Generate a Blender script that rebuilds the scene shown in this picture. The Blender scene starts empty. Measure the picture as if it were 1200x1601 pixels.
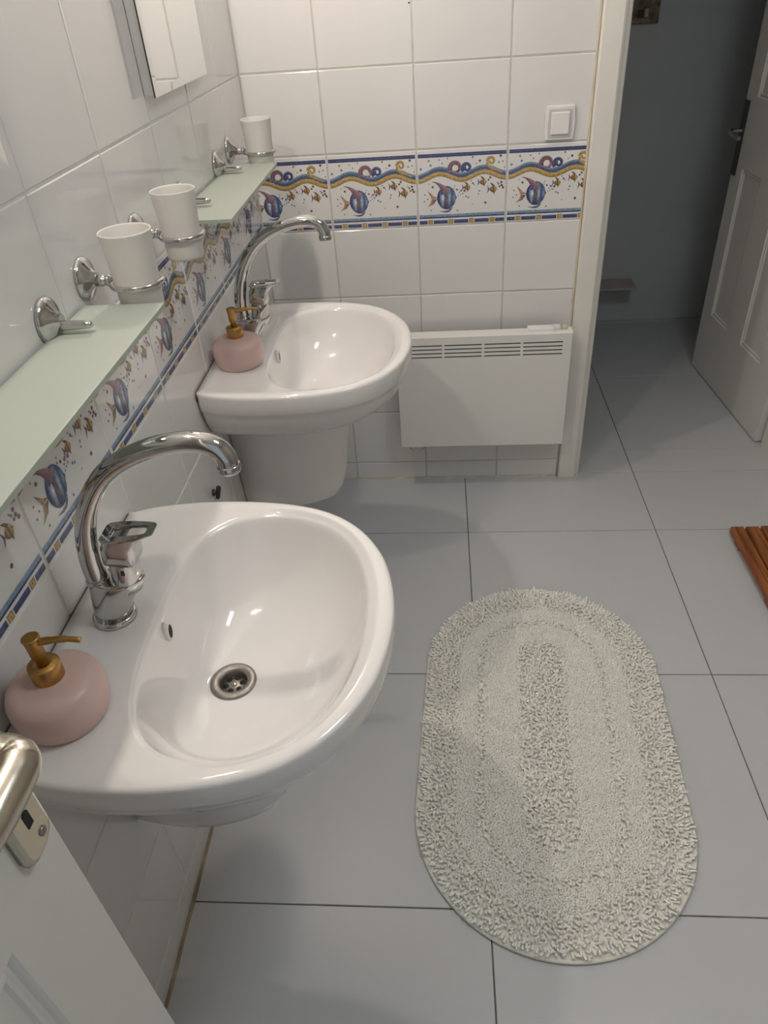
import bpy, math, random
from mathutils import Matrix, Vector
random.seed(7)
PI = math.pi
sc = bpy.context.scene
col = sc.collection

# ------------------------------------------------------------------ camera
cd = bpy.data.cameras.new('camera'); cam = bpy.data.objects.new('camera', cd); col.objects.link(cam)
cd.sensor_fit = 'VERTICAL'; cd.sensor_height = 36.0; cd.sensor_width = 27.0
cd.lens = 1137.7583 / 1601 * 36.0
cd.clip_start = 0.02
YAW, PITCH, ROLL = -0.102, 0.6395, -0.0762
CAMLOC = Vector((0.5111, -2.16, 1.465))
_f = Vector((math.sin(YAW)*math.cos(PITCH), math.cos(YAW)*math.cos(PITCH), -math.sin(PITCH)))
_r = Vector((math.cos(YAW), -math.sin(YAW), 0)); _u = _r.cross(_f)
_r2 = _r*math.cos(ROLL) + _u*math.sin(ROLL); _u2 = -_r*math.sin(ROLL) + _u*math.cos(ROLL)
cam.matrix_world = Matrix(((_r2.x, _u2.x, -_f.x, CAMLOC.x), (_r2.y, _u2.y, -_f.y, CAMLOC.y), (_r2.z, _u2.z, -_f.z, CAMLOC.z), (0, 0, 0, 1)))
sc.camera = cam
# ------------------------------------------------------------------ world, lights, exposure
w = bpy.data.worlds.new('world'); sc.world = w; w.use_nodes = True
w.node_tree.nodes['Background'].inputs[0].default_value = (0.80, 0.90, 1.0, 1)
w.node_tree.nodes['Background'].inputs[1].default_value = 0.30
sc.view_settings.view_transform = 'Standard'
sc.view_settings.look = 'None'
sc.view_settings.gamma = 1.0
sc.view_settings.use_curve_mapping = False
sc.view_settings.exposure = 0.50

def area_light(name, loc, size, power, color, rot=(0, 0, 0), size_y=None):
    l = bpy.data.lights.new(name, 'AREA'); l.energy = power; l.color = color; l.size = size
    if size_y: l.shape = 'RECTANGLE'; l.size_y = size_y
    o = bpy.data.objects.new(name, l); o.location = loc; o.rotation_euler = rot; col.objects.link(o); return o
def point_light(name, loc, power, color, rad=0.03):
    l = bpy.data.lights.new(name, 'POINT'); l.energy = power; l.color = color; l.shadow_soft_size = rad
    o = bpy.data.objects.new(name, l); o.location = loc; col.objects.link(o); return o
WARM = (1.0, 0.87, 0.76)
area_light('ceiling_fill', (1.25, -1.45, 2.46), 0.45, 6.0, (0.86, 0.94, 1.0))  # added cool fill from overhead; no fixture is known there
for yc in (-1.46, -0.57):
    point_light('mirror_lamp_light', (0.060, yc, 1.84), 8.0, WARM, 0.020)

# ------------------------------------------------------------------ material helpers
def mat(name, color=(.8, .8, .8), rough=.5, metal=0.0, trans=0.0, ior=1.45, coat=0.0, spec=.5,
        noise=None, bump=None, rand=0.0, sss=0.0):
    """noise=(scale, amount, detail) colour variation; bump=(scale, strength, detail)"""
    m = bpy.data.materials.new(name); m.use_nodes = True
    nt = m.node_tree; b = nt.nodes['Principled BSDF']
    b.inputs['Base Color'].default_value = (*color, 1); b.inputs['Roughness'].default_value = rough
    b.inputs['Metallic'].default_value = metal; b.inputs['Transmission Weight'].default_value = trans
    b.inputs['IOR'].default_value = ior; b.inputs['Coat Weight'].default_value = coat
    b.inputs['Coat Roughness'].default_value = .05
    b.inputs['Specular IOR Level'].default_value = spec
    tc = nt.nodes.new('ShaderNodeTexCoord')
    if noise or rand:
        hsv = nt.nodes.new('ShaderNodeHueSaturation'); hsv.inputs['Color'].default_value = (*color, 1)
        add = nt.nodes.new('ShaderNodeMath'); add.operation = 'ADD'; add.inputs[0].default_value = 1.0; add.inputs[1].default_value = 0
        if noise:
            n = nt.nodes.new('ShaderNodeTexNoise'); n.inputs['Scale'].default_value = noise[0]; n.inputs['Detail'].default_value = noise[2]
            nt.links.new(tc.outputs['Object'], n.inputs['Vector'])
            mr = nt.nodes.new('ShaderNodeMapRange'); mr.inputs[1].default_value = .3; mr.inputs[2].default_value = .7
            mr.inputs[3].default_value = 1 - noise[1]; mr.inputs[4].default_value = 1 + noise[1]
            nt.links.new(n.outputs['Fac'], mr.inputs[0]); nt.links.new(mr.outputs[0], add.inputs[0])
        if rand:
            oi = nt.nodes.new('ShaderNodeObjectInfo'); mr2 = nt.nodes.new('ShaderNodeMapRange')
            mr2.inputs[3].default_value = -rand; mr2.inputs[4].default_value = rand
            nt.links.new(oi.outputs['Random'], mr2.inputs[0]); nt.links.new(mr2.outputs[0], add.inputs[1])
        nt.links.new(add.outputs[0], hsv.inputs['Value']); nt.links.new(hsv.outputs[0], b.inputs['Base Color'])
    if bump:
        n = nt.nodes.new('ShaderNodeTexNoise'); n.inputs['Scale'].default_value = bump[0]; n.inputs['Detail'].default_value = bump[2] if len(bump) > 2 else 2
        nt.links.new(tc.outputs['Object'], n.inputs['Vector'])
        bp = nt.nodes.new('ShaderNodeBump'); bp.inputs['Strength'].default_value = bump[1]; bp.inputs['Distance'].default_value = .01
        nt.links.new(n.outputs['Fac'], bp.inputs['Height']); nt.links.new(bp.outputs[0], b.inputs['Normal'])
    return m

M = {}
M['tile'] = mat('glazed_wall_tile', (.77, .765, .75), .09, coat=.4, noise=(5, .02, 2), bump=(7, .055, 1), rand=.02)
M['grout'] = mat('wall_grout', (.80, .79, .75), .85, noise=(30, .10, 3))
M['grout_back'] = mat('beige_wall_grout', (.56, .54, .49), .85, noise=(30, .10, 3))
M['floor_tile'] = mat('satin_floor_tile', (.555, .57, .58), .33, noise=(3, .02, 3), bump=(140, .02, 2), rand=.012)
M['floor_grout'] = mat('dark_floor_grout', (.16, .15, .135), .9, noise=(40, .3, 3))
M['plaster'] = mat('white_plaster', (.82, .82, .80), .8, noise=(4, .02, 2))
M['beige_wall'] = mat('muted_beige_wall', (.42, .39, .35), .6, noise=(4, .04, 2))
M['hall_paint'] = mat('hall_grey_paint', (.56, .59, .59), .75, noise=(2.2, .06, 3))
M['ceramic'] = mat('white_sanitary_ceramic', (.83, .81, .79), .07, coat=.6)
M['chrome'] = mat('polished_chrome', (.58, .58, .575), .07, metal=1)
M['chrome_dark'] = mat('dark_chrome', (.35, .35, .35), .15, metal=1)
M['steel'] = mat('worn_steel', (.30, .28, .26), .42, metal=1, noise=(120, .15, 2))
M['nickel'] = mat('satin_nickel', (.62, .57, .48), .24, metal=1)
M['black'] = mat('black_recess', (.01, .01, .01), .6)
M['gold'] = mat('brushed_gold', (.50, .30, .10), .36, metal=1, noise=(200, .08, 2))
M['pink'] = mat('matt_pink_ceramic', (.66, .475, .43), .38, coat=.12, noise=(6, .03, 2))
M['frost'] = mat('frosted_glass', (.85, .84, .80), .60, trans=.42)
M['shelf_glass'] = mat('frosted_green_glass', (.55, .61, .54), .42, trans=.38)
M['mirror'] = mat('mirror_silver', (.90, .91, .90), .015, metal=1)
M['mirror_back'] = mat('mirror_backing_grey', (.45, .46, .46), .4)
M['mirror_edge'] = mat('mirror_dark_edge', (.03, .03, .03), .3)
M['door_white'] = mat('painted_door', (.74, .725, .68), .45, noise=(5, .02, 3), bump=(60, .04, 3))
M['trim_white'] = mat('painted_door_frame', (.78, .76, .70), .40, noise=(9, .04, 4), bump=(30, .05, 3))
M['heater'] = mat('white_enamel', (.80, .79, .75), .40)
M['plastic'] = mat('white_plastic', (.84, .82, .80), .28)
M['plastic_grey'] = mat('grey_white_plastic', (.74, .73, .72), .3)
M['switch_shade'] = mat('switch_gap_shade', (.60, .59, .58), .3)  # greyed to paint shaded gap lines on an all-white switch
M['seam'] = mat('dark_seam', (.10, .075, .055), .7, noise=(40, .3, 3))
M['wood'] = mat('oiled_teak', (.30, .10, .025), .45)
M['rug'] = mat('cotton_pile', (.94, .925, .865), .95, noise=(60, .04, 3), spec=.1)
M['rug_base'] = mat('rug_backing', (.86, .83, .74), .95, noise=(90, .06, 3), spec=.1)
M['cable'] = mat('yellowish_cable', (.55, .52, .36), .5)
M['caulk'] = mat('stained_caulk', (.30, .245, .16), .7, noise=(14, .45, 5))
M['caulk_light'] = mat('cream_caulk', (.62, .56, .42), .7, noise=(16, .22, 4))
M['plaque'] = mat('mottled_plaque', (.20, .16, .10), .5, noise=(45, .6, 4))
M['plaque_light'] = mat('pale_inlay', (.50, .47, .40), .5)
M['ledge'] = mat('beige_ledge', (.50, .44, .38), .5, noise=(9, .12, 3))

# wood grain
nt = M['wood'].node_tree; b = nt.nodes['Principled BSDF']
tc = nt.nodes.new('ShaderNodeTexCoord'); mp = nt.nodes.new('ShaderNodeMapping'); mp.inputs['Scale'].default_value = (60, 3, 60)
nz = nt.nodes.new('ShaderNodeTexNoise'); nz.inputs['Scale'].default_value = 1.5; nz.inputs['Detail'].default_value = 4
oi = nt.nodes.new('ShaderNodeObjectInfo'); va = nt.nodes.new('ShaderNodeVectorMath'); va.operation = 'ADD'
cr = nt.nodes.new('ShaderNodeValToRGB')
cr.color_ramp.elements[0].position = .35; cr.color_ramp.elements[0].color = (.17, .047, .012, 1)
cr.color_ramp.elements[1].position = .68; cr.color_ramp.elements[1].color = (.42, .15, .04, 1)
nt.links.new(tc.outputs['Object'], mp.inputs[0]); nt.links.new(mp.outputs[0], va.inputs[0])
sx = nt.nodes.new('ShaderNodeMath'); sx.operation = 'MULTIPLY'; sx.inputs[1].default_value = 37.0
nt.links.new(oi.outputs['Random'], sx.inputs[0]); nt.links.new(sx.outputs[0], va.inputs[1])
nt.links.new(va.outputs[0], nz.inputs['Vector']); nt.links.new(nz.outputs['Fac'], cr.inputs[0]); nt.links.new(cr.outputs[0], b.inputs['Base Color'])

# printed glaze colours come from a mesh colour attribute
m = mat('printed_glaze', (1, 1, 1), .10, coat=.3); M['print'] = m; nt = m.node_tree; b = nt.nodes['Principled BSDF']
at = nt.nodes.new('ShaderNodeAttribute'); at.attribute_name = 'print'
tc = nt.nodes.new('ShaderNodeTexCoord'); nz = nt.nodes.new('ShaderNodeTexNoise'); nz.inputs['Scale'].default_value = 160; nz.inputs['Detail'].default_value = 3
hs = nt.nodes.new('ShaderNodeHueSaturation'); mr = nt.nodes.new('ShaderNodeMapRange')
mr.inputs[1].default_value = .3; mr.inputs[2].default_value = .7; mr.inputs[3].default_value = .72; mr.inputs[4].default_value = 1.30
nt.links.new(tc.outputs['Object'], nz.inputs['Vector']); nt.links.new(nz.outputs['Fac'], mr.inputs[0]); nt.links.new(mr.outputs[0], hs.inputs['Value'])
hs.inputs['Saturation'].default_value = .86; nt.links.new(at.outputs['Color'], hs.inputs['Color']); nt.links.new(hs.outputs[0], b.inputs['Base Color'])

# ------------------------------------------------------------------ object helpers
def link(name, me, parent=None, loc=None, rot=None):
    o = bpy.data.objects.new(name, me); col.objects.link(o)
    if parent: o.parent = parent
    if loc is not None: o.location = loc
    if rot is not None: o.rotation_euler = rot
    return o
def tag(o, label, cat=None, group=None, kind=None):
    o['label'] = label
    if cat: o['category'] = cat
    if group: o['group'] = group
    if kind: o['kind'] = kind
    return o
def empty(name, loc=(0, 0, 0), rz=0):
    o = bpy.data.objects.new(name, None); col.objects.link(o); o.location = loc; o.rotation_euler = (0, 0, rz); o.empty_display_size = .05
    return o
def copy_tree(o, parent=None):
    c = o.copy(); col.objects.link(c)
    if parent: c.parent = parent
    for ch in list(o.children): copy_tree(ch, c)
    return c

class MB:
    def __init__(s): s.v = []; s.f = []; s.sm = []
    def add(s, vs, fs, smooth=False, mx=None):
        n = len(s.v)
        if mx is not None: vs = [mx @ Vector(q) for q in vs]
        s.v += [tuple(q) for q in vs]; s.f += [tuple(i + n for i in q) for q in fs]; s.sm += [smooth]*len(fs); return s
    def box(s, a, b, bev=0.0, mx=None):
        (x0, y0, z0), (x1, y1, z1) = a, b
        if bev <= 0:
            vs = [(x, y, z) for z in (z0, z1) for y in (y0, y1) for x in (x0, x1)]
            return s.add(vs, [(0, 2, 3, 1), (4, 5, 7, 6), (0, 1, 5, 4), (2, 6, 7, 3), (0, 4, 6, 2), (1, 3, 7, 5)], False, mx)
        import bmesh
        bm = bmesh.new(); bmesh.ops.create_cube(bm, size=1)
        for q in bm.verts: q.co = Vector(((x0+x1)/2 + q.co.x*(x1-x0), (y0+y1)/2 + q.co.y*(y1-y0), (z0+z1)/2 + q.co.z*(z1-z0)))
        bmesh.ops.bevel(bm, geom=list(bm.edges), offset=bev, segments=2, profile=.5, affect='EDGES')
        bm.verts.index_update()
        s.add([q.co.copy() for q in bm.verts], [[q.index for q in f.verts] for f in bm.faces], False, mx); bm.free(); return s
    def loft(s, rings, cap0=True, cap1=True, smooth=True, closed=True, mx=None):
        n = len(rings[0]); vs = [q for r in rings for q in r]; fs = []
        for i in range(len(rings)-1):
            for j in range(n if closed else n-1):
                a, c = i*n+j, i*n+(j+1) % n; fs.append((a, c, c+n, a+n))
        s.add(vs, fs, smooth, mx)
        base = len(s.v) - len(vs)
        if cap0: s.f.append(tuple(base + j for j in reversed(range(n)))); s.sm.append(False)
        if cap1: s.f.append(tuple(base + (len(rings)-1)*n + j for j in range(n))); s.sm.append(False)
        return s
    def lathe(s, prof, n=32, mx=None, cap0=True, cap1=True):
        return s.loft([[(r*math.cos(2*PI*k/n), r*math.sin(2*PI*k/n), z) for k in range(n)] for r, z in prof], cap0, cap1, True, True, mx)
    def tube(s, pts, rad, n=16, cap=True, closed=False):
        pts = [Vector(q) for q in pts]; N = len(pts); rr = rad if isinstance(rad, (list, tuple)) else [rad]*N
        rings = []; up = None
        for i, q in enumerate(pts):
            a = pts[(i-1) % N] if (closed or i > 0) else pts[i]; c = pts[(i+1) % N] if (closed or i < N-1) else pts[i]
            t = (c-a).normalized()
            if up is None: up = t.cross(Vector((0, 1, 0)) if abs(t.y) < .9 else Vector((1, 0, 0))).normalized()
            up = (up - t*up.dot(t)).normalized(); bi = t.cross(up)
            rings.append([q + (up*math.cos(2*PI*k/n) + bi*math.sin(2*PI*k/n))*rr[i] for k in range(n)])
        if closed: rings.append(rings[0])
        return s.loft(rings, cap and not closed, cap and not closed)
    def mesh(s, name, m=None, sharp=None):
        me = bpy.data.meshes.new(name); me.from_pydata(s.v, [], s.f); me.validate()
        if len(s.sm) == len(me.polygons): me.polygons.foreach_set('use_smooth', s.sm)
        if m: me.materials.append(m)
        me.update(); return me
    def build(s, name, m, parent=None, loc=None, rot=None):
        return link(name, s.mesh(name, m), parent, loc, rot)

def spline(pts, n):
    """Catmull-Rom through pts, n samples per span"""
    P = [Vector(q) for q in pts]; P = [P[0]*2-P[1]] + P + [P[-1]*2-P[-2]]; out = []
    for i in range(1, len(P)-2):
        for k in range(n):
            t = k/n; a, b_, c, d = P[i-1:i+3]
            out.append(.5*((2*b_) + (c-a)*t + (2*a-5*b_+4*c-d)*t*t + (3*b_-a-3*c+d)*t**3))
    out.append(P[-2]); return out
ROT_Y = lambda a: Matrix.Rotation(a, 4, 'Y')
T_ = Matrix.Translation
TO_X = Matrix.Rotation(PI/2, 4, 'Y')           # z axis -> +x

# ================================================================== THE SETTING
# measured tile grid
H = 0.2; S0 = 0.069; W = 0.2475; XB = [0.2059 - .2458*1, .2059, .4517, .6975, .9433]; XE = 0.909
YL0 = -0.7288; T = .5861; GX = .5883; GY = -.3158
RX, FY, CZ = 2.25, -2.68, 2.5
HX0, HX1, HY = 0.1, 2.35, 1.36
DX0, DX1, WT, DZ = .985, 1.66, .165, 2.03       # doorway to the hall

def struct(name, mb, m, label): return tag(mb.build(name, m), label, kind='structure')
wall_left = struct('wall_left', MB().box((-.12, FY, 0), (-.0013, WT, CZ)), M['grout'], 'white tiled left wall with a printed fish border')
wall_back = struct('wall_back', MB().box((-.0013, .0013, 0), (.925, WT, CZ)).box((1.72, .002, 0), (RX, WT, CZ)).box((.925, .002, DZ+.06), (1.72, WT, CZ)), M['grout_back'], 'white tiled back wall with a printed fish border and doorway')
wall_right = struct('wall_right', MB().box((RX, FY, 0), (RX+.1, WT, CZ)), M['beige_wall'], 'plain beige right wall of the bathroom')
wall_front = struct('wall_front', MB().box((-.12, FY-.1, 0), (.16, FY, CZ)).box((1.06, FY-.1, 0), (RX+.1, FY, CZ)).box((.16, FY-.1, 2.05), (1.06, FY, CZ)), M['beige_wall'], 'plain beige wall behind the viewer with its doorway')
ceiling = struct('ceiling', MB().box((-.12, FY-.1, CZ), (RX+.1, WT, CZ+.08)), M['plaster'], 'plain white bathroom ceiling')
floor = struct('floor', MB().box((-.12, FY-1.2, -.05), (HX1+.1, HY+.1, -.0025)), M['floor_grout'], 'pale grey tiled floor with thin dark joints')
wall_hall_back = struct('wall_hall_back', MB().box((HX0, HY, 0), (HX1, HY+.1, CZ)), M['hall_paint'], 'grey painted far wall of the dim hall')
wall_hall_left = struct('wall_hall_left', MB().box((HX0-.1, WT, 0), (HX0, HY+.1, CZ)), M['hall_paint'], 'grey painted left end wall of the hall')
wall_hall_right = struct('wall_hall_right', MB().box((HX1, WT, 0), (HX1+.1, HY+.1, CZ)), M['hall_paint'], 'grey painted right end wall of the hall')
ceiling_hall = struct('ceiling_hall', MB().box((HX0-.1, WT, CZ), (HX1+.1, HY+.1, CZ+.08)), M['hall_paint'], 'dim ceiling of the hall')

# ---- wall tiles -----------------------------------------------------------
G = .0015                                       # half joint
_tm = {}
def tile_mesh(w_, h_):
    k = (round(w_, 4), round(h_, 4))
    if k in _tm: return _tm[k]
    def ring(i, z): return [(i, i, z), (w_-i, i, z), (w_-i, h_-i, z), (i, h_-i, z)]
    mb = MB().loft([ring(0, -.007), ring(0, -.0020), ring(.0007, -.0007), ring(.0022, 0)], True, True, False)
    _tm[k] = mb.mesh('wall_tile', M['tile']); return _tm[k]
# ---- printed motif
def lin(c): return tuple(((x/255)/12.92 if x/255 <= .04045 else ((x/255+.055)/1.055)**2.4) for x in c)
NAVY, BLUE, SKY, STEEL = lin((54, 58, 104)), lin((66, 86, 140)), lin((124, 154, 180)), lin((110, 138, 164))
YEL, DYEL, OCH = lin((198, 164, 70)), lin((150, 118, 46)), lin((182, 146, 88))
MAUVE, PURP, BRN, WHT = lin((168, 124, 132)), lin((104, 72, 96)), lin((112, 78, 56)), lin((232, 228, 220))
def motif(W_, H_):
    polys = []                                   # (layer, [(x,y)...], [colours])
    X = lambda u: u*W_
    Y = lambda v: (1-v)*H_
    def poly(l, pts, c): polys.append((l, [(X(a), Y(b_)) for a, b_ in pts], c if isinstance(c, list) else [c]*len(pts)))
    def strip(l, cen, hw, c0, c1):
        """band along uv points; hw half widths in v; c0 upper edge colour, c1 lower edge colour"""
        up = []; dn = []
        for i, (a, b_) in enumerate(cen):
            p0 = cen[max(0, i-1)]; p1 = cen[min(len(cen)-1, i+1)]
            dx, dy = (p1[0]-p0[0])*W_, (p1[1]-p0[1])*H_; L = math.hypot(dx, dy) or 1
            h_ = hw[i] if isinstance(hw, list) else hw; h_ *= H_
            nx, ny = dy/L*h_/W_, -dx/L*h_/H_
            up.append((a+nx, b_+ny)); dn.append((a-nx, b_-ny))
        for i in range(len(cen)-1): poly(l, [dn[i], dn[i+1], up[i+1], up[i]], [c1, c1, c0, c0])
    def disc(l, a, b_, r, c, sq=1.0, n=8): poly(l, [(a+math.cos(2*PI*k/n)*r*H_/W_, b_-math.sin(2*PI*k/n)*r*sq) for k in range(n)], c)
    poly(1, [(0, .10), (1, .10), (1, .053), (0, .053)], NAVY); poly(2, [(0, .082), (1, .082), (1, .068), (0, .068)], BLUE)
    vb = lambda u: .330 + .044*math.cos(4*PI*u)
    us = [k/40 for k in range(41)]
    strip(2, [(u_, vb(u_)-.034) for u_ in us], .033, SKY, NAVY)
    strip(3, [(u_, vb(u_)-.022) for u_ in us], .016, BLUE, BLUE)
    strip(4, [(u_, vb(u_)+.028) for u_ in us], .030, YEL, DYEL)
    strip(5, [(u_, vb(u_)+.022) for u_ in us], .010, YEL, OCH)
    def spiral(l, cu, cv, r0, r1, a0, a1, wd0, wd1, c0, c1, n=22):
        pts = []; hw = []
        for k in range(n+1):
            t = k/n; a = a0+(a1-a0)*t; r = r0+(r1-r0)*t
            pts.append((cu+math.cos(a)*r*H_/W_, cv-math.sin(a)*r)); hw.append(wd0+(wd1-wd0)*t)
        strip(l, pts, hw, c0, c1)
    # mauve curl, blue curl, yellow curl
    spiral(6, .428, .248, .082, .052, PI*1.15, -PI*.62, .036, .014, MAUVE, PURP)
    spiral(7, .430, .250, .100, .060, PI*1.1, PI*.05, .006, .004, PURP, PURP)
    disc(6, .448, .265, .030, WHT)
    spiral(8, .556, .250, .066, .016, PI*1.25, -PI*1.35, .026, .010, BLUE, NAVY)
    disc(7, .555, .250, .046, WHT)
    spiral(9, .826, .182, .058, .016, PI*1.0, -PI*1.2, .022, .010, YEL, DYEL)
    strip(9, [(.785, .19), (.79, .235), (.83, .275), (.89, .30), (.95, .335)], [.018, .02, .018, .014, .006], YEL, DYEL)
    # big angelfish
    def q2(x, y): u_ = (x-45)/587; return (u_, (y-(100-28*u_))/495)
    N = 16; bx, by, rx, ry = 236, 403, 66, 78
    stripes = [PURP, NAVY, BLUE, SKY, lin((206, 214, 218)), lin((190, 206, 214)), BLUE, lin((128, 108, 128)), lin((140, 112, 120)), SKY, lin((170, 196, 210)), STEEL, BLUE, STEEL, SKY, STEEL]
    for i in range(N):
        t0, t1 = i/N, (i+1)/N
        def ed(t):
            x = bx-rx+2*rx*t; e = max(0, 1-abs(2*t-1)**2.0)**.62; sk = (t-.45)*-6
            return x, by+sk-ry*e, by+sk+ry*e, by+sk
        x0, a0, b0, m0 = ed(t0); x1, a1, b1, m1 = ed(t1); c = stripes[i]
        poly(6, [q2(x0, m0), q2(x1, m1), q2(x1, a1), q2(x0, a0)], [c, c, NAVY if i < 8 else BLUE, NAVY if i < 8 else BLUE])
        poly(6, [q2(x0, b0), q2(x1, b1), q2(x1, m1), q2(x0, m0)], [NAVY, NAVY, c, c])
    up_ = [(138, 297), (165, 299), (192, 307), (218, 320), (242, 334), (262, 348)]; lo_ = [(138, 299), (163, 308), (184, 328), (196, 350), (200, 372), (206, 392)]
    for i in range(5): poly(7, [q2(*lo_[i]), q2(*lo_[i+1]), q2(*up_[i+1]), q2(*up_[i])], [PURP, BLUE if i > 2 else PURP, MAUVE, PURP if i < 1 else MAUVE])
    for tl_ in ([(172, 404), (150, 392), (110, 357), (124, 388), (136, 412)], [(172, 412), (136, 412), (128, 440), (104, 468), (150, 446)]):
        poly(5, [q2(*k) for k in tl_], [BRN, OCH, PURP if tl_[0][1] < 410 else OCH, OCH, MAUVE if tl_[0][1] < 410 else PURP])
    up_ = [(272, 448), (262, 470), (245, 486), (218, 492), (190, 492)]; lo_ = [(278, 455), (270, 480), (252, 499), (224, 502), (190, 494)]
    for i in range(4): poly(7, [q2(*up_[i]), q2(*up_[i+1]), q2(*lo_[i+1]), q2(*lo_[i])], [STEEL, STEEL, PURP, NAVY])
    disc(8, *q2(236, 408), .026, lin((126, 96, 100)), 1.6); disc(9, *q2(272, 384), .010, NAVY); disc(8, *q2(212, 400), .022, lin((196, 210, 218)), 1.9)
    strip(8, [q2(296, 388), q2(304, 402), q2(294, 412)], .006, STEEL, NAVY)
    # small yellow fish
    for a, b_, s_ in ((.560, .505, 1.0), (.740, .445, 1.05), (.855, .545, 1.15)):
        d = .038*s_
        poly(6, [(a-d, b_+.005), (a-d*.3, b_-.040*s_), (a+d*.6, b_-.034*s_), (a+d*1.1, b_), (a+d*.55, b_+.036*s_), (a-d*.3, b_+.036*s_)], [DYEL, OCH, YEL, YEL, DYEL, BRN])
        poly(7, [(a-d*.15, b_-.038*s_), (a+d*.2, b_-.038*s_), (a+d*.25, b_+.036*s_), (a-d*.1, b_+.036*s_)], BRN)
        poly(7, [(a-d*.85, b_-.012), (a-d*.55, b_-.03*s_), (a-d*.5, b_+.03*s_), (a-d*.8, b_+.02)], PURP)
        poly(6, [(a-d*.2, b_-.036*s_), (a+d*.5, b_-.036*s_), (a-d*.2, b_-.066*s_), (a-d*.9, b_-.075*s_)], BRN)
        poly(6, [(a-d*.9, b_), (a-d*1.6, b_-.05*s_), (a-d*1.35, b_)], PURP); poly(6, [(a-d*.9, b_), (a-d*1.35, b_), (a-d*1.65, b_+.055*s_)], PURP)
        poly(6, [(a, b_+.035*s_), (a+d*.3, b_+.065*s_), (a+d*.45, b_+.033*s_)], BRN)
        disc(8, a+d*.75, b_-.008, .006, NAVY)
    # bubbles
    rs = random.Random(5)
    dots = [(.04, .24), (.15, .20), (.13, .14), (.17, .25), (.245, .135), (.28, .18), (.62, .12), (.66, .20), (.70, .17), (.93, .12), (.955, .19), (.91, .20), (.975, .27), (.34, .12),
            (.13, .44), (.17, .48), (.08, .58), (.07, .67), (.11, .64), (.145, .79), (.45, .81), (.62, .73), (.77, .72), (.69, .60), (.70, .56), (.42, .48), (.445, .53), (.47, .57), (.485, .60), (.51, .585), (.53, .55), (.49, .545),
            (.46, .615), (.55, .625), (.575, .64), (.41, .515), (.625, .455), (.605, .425), (.64, .475), (.80, .42), (.82, .39), (.915, .48), (.945, .46), (.925, .515), (.95, .50), (.965, .53), (.90, .46)]
    for a, b_ in dots: disc(5, a, b_, rs.choice((.010, .014, .018)), rs.choice((PURP, BRN, STEEL, lin((120, 110, 96)), OCH)), 1, 6)
    # lower stripes and the little mosaic row
    poly(1, [(0, .892), (1, .892), (1, .852), (0, .852)], [STEEL, STEEL, SKY, SKY]); poly(2, [(0, .905), (1, .905), (1, .888), (0, .888)], NAVY)
    ys = (.138, .375, .612, .850)
    prev = 0.0
    for yq in ys + (1.03,):
        poly(1, [(prev, .982), (yq-.036 if yq < 1 else 1.0, .982), (yq-.036 if yq < 1 else 1.0, .932), (prev, .932)], [NAVY, NAVY, BLUE, BLUE])
        if yq < 1:
            poly(1, [(yq-.028, .985), (yq+.028, .985), (yq+.028, .925), (yq-.028, .925)], DYEL); poly(2, [(yq-.018, .974), (yq+.018, .974), (yq+.018, .938), (yq-.018, .938)], YEL)
            disc(3, yq, .956, .008, BRN)
        prev = yq+.036
    return polys
def clip_x(pts, cs, x0, sign):
    out = []; oc = []
    for i in range(len(pts)):
        a, b_ = pts[i-1], pts[i]; ca, cb = cs[i-1], cs[i]
        da, db = (a[0]-x0)*sign, (b_[0]-x0)*sign
        if (da >= 0) != (db >= 0):
            t = da/(da-db); out.append((a[0]+(b_[0]-a[0])*t, a[1]+(b_[1]-a[1])*t)); oc.append(tuple(ca[k]+(cb[k]-ca[k])*t for k in range(3)))
        if db >= 0: out.append(b_); oc.append(cb)
    return out, oc
_pm = {}
def print_mesh(W_, H_, x0, x1):
    k = (round(x0, 3), round(x1, 3))
    if k in _pm: return _pm[k]
    vs = []; fs = []; cc = []
    for l, pts, cs in motif(W_, H_):
        for lim, sg in ((x0, 1), (x1, -1)):
            if pts: pts, cs = clip_x(pts, cs, lim, sg)
        if len(pts) < 3: continue
        ar = sum(pts[i-1][0]*pts[i][1]-pts[i][0]*pts[i-1][1] for i in range(len(pts)))
        if abs(ar) < 1e-10: continue
        if ar < 0: pts = pts[::-1]; cs = cs[::-1]
        n = len(vs); vs += [(a-x0, b_, .00004*l+.00005) for a, b_ in pts]; fs.append(tuple(range(n, n+len(pts)))); cc += cs
    me = bpy.data.meshes.new('printed_motif'); me.from_pydata(vs, [], fs)
    at = me.color_attributes.new('print', 'FLOAT_COLOR', 'POINT')
    for i, c in enumerate(cc): at.data[i].color = (*c, 1)
    me.materials.append(M['print']); _pm[k] = me; return me
rt = random.Random(3)
def put_tile(wall, mx, a0, a1, z0, z1, full0, fullw, border):
    w_, h_ = a1-a0-2*G, z1-z0-2*G
    if w_ < .006 or h_ < .006: return
    o = link('wall_tile' if not border else 'border_tile', tile_mesh(w_, h_), wall)
    dz = rt.uniform(-.0002, .0002)
    o.matrix_local = mx @ T_((a0+G, z0+G, dz)) @ Matrix.Rotation(rt.uniform(-.0016, .0016), 4, 'X') @ Matrix.Rotation(rt.uniform(-.0016, .0016), 4, 'Y')
    if border:
        c0 = max(.0, a0-full0)+.0022; c1 = min(fullw, a1-full0)-2*G-.0022
        q = link('printed_motif', print_mesh(fullw-2*G, h_, c0, c1), o); q.location = (c0 - max(0., a0-full0), 0, 0)
rows = [(0.0015, S0, False)] + [(S0+k*H, min(S0+(k+1)*H, CZ), k == 4) for k in range(13) if S0+k*H < CZ-.02]
MXL = Matrix(((0, 0, 1, 0), (1, 0, 0, 0), (0, 1, 0, 0), (0, 0, 0, 1)))      # tile x -> +y, tile y -> +z, normal -> +x
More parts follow.
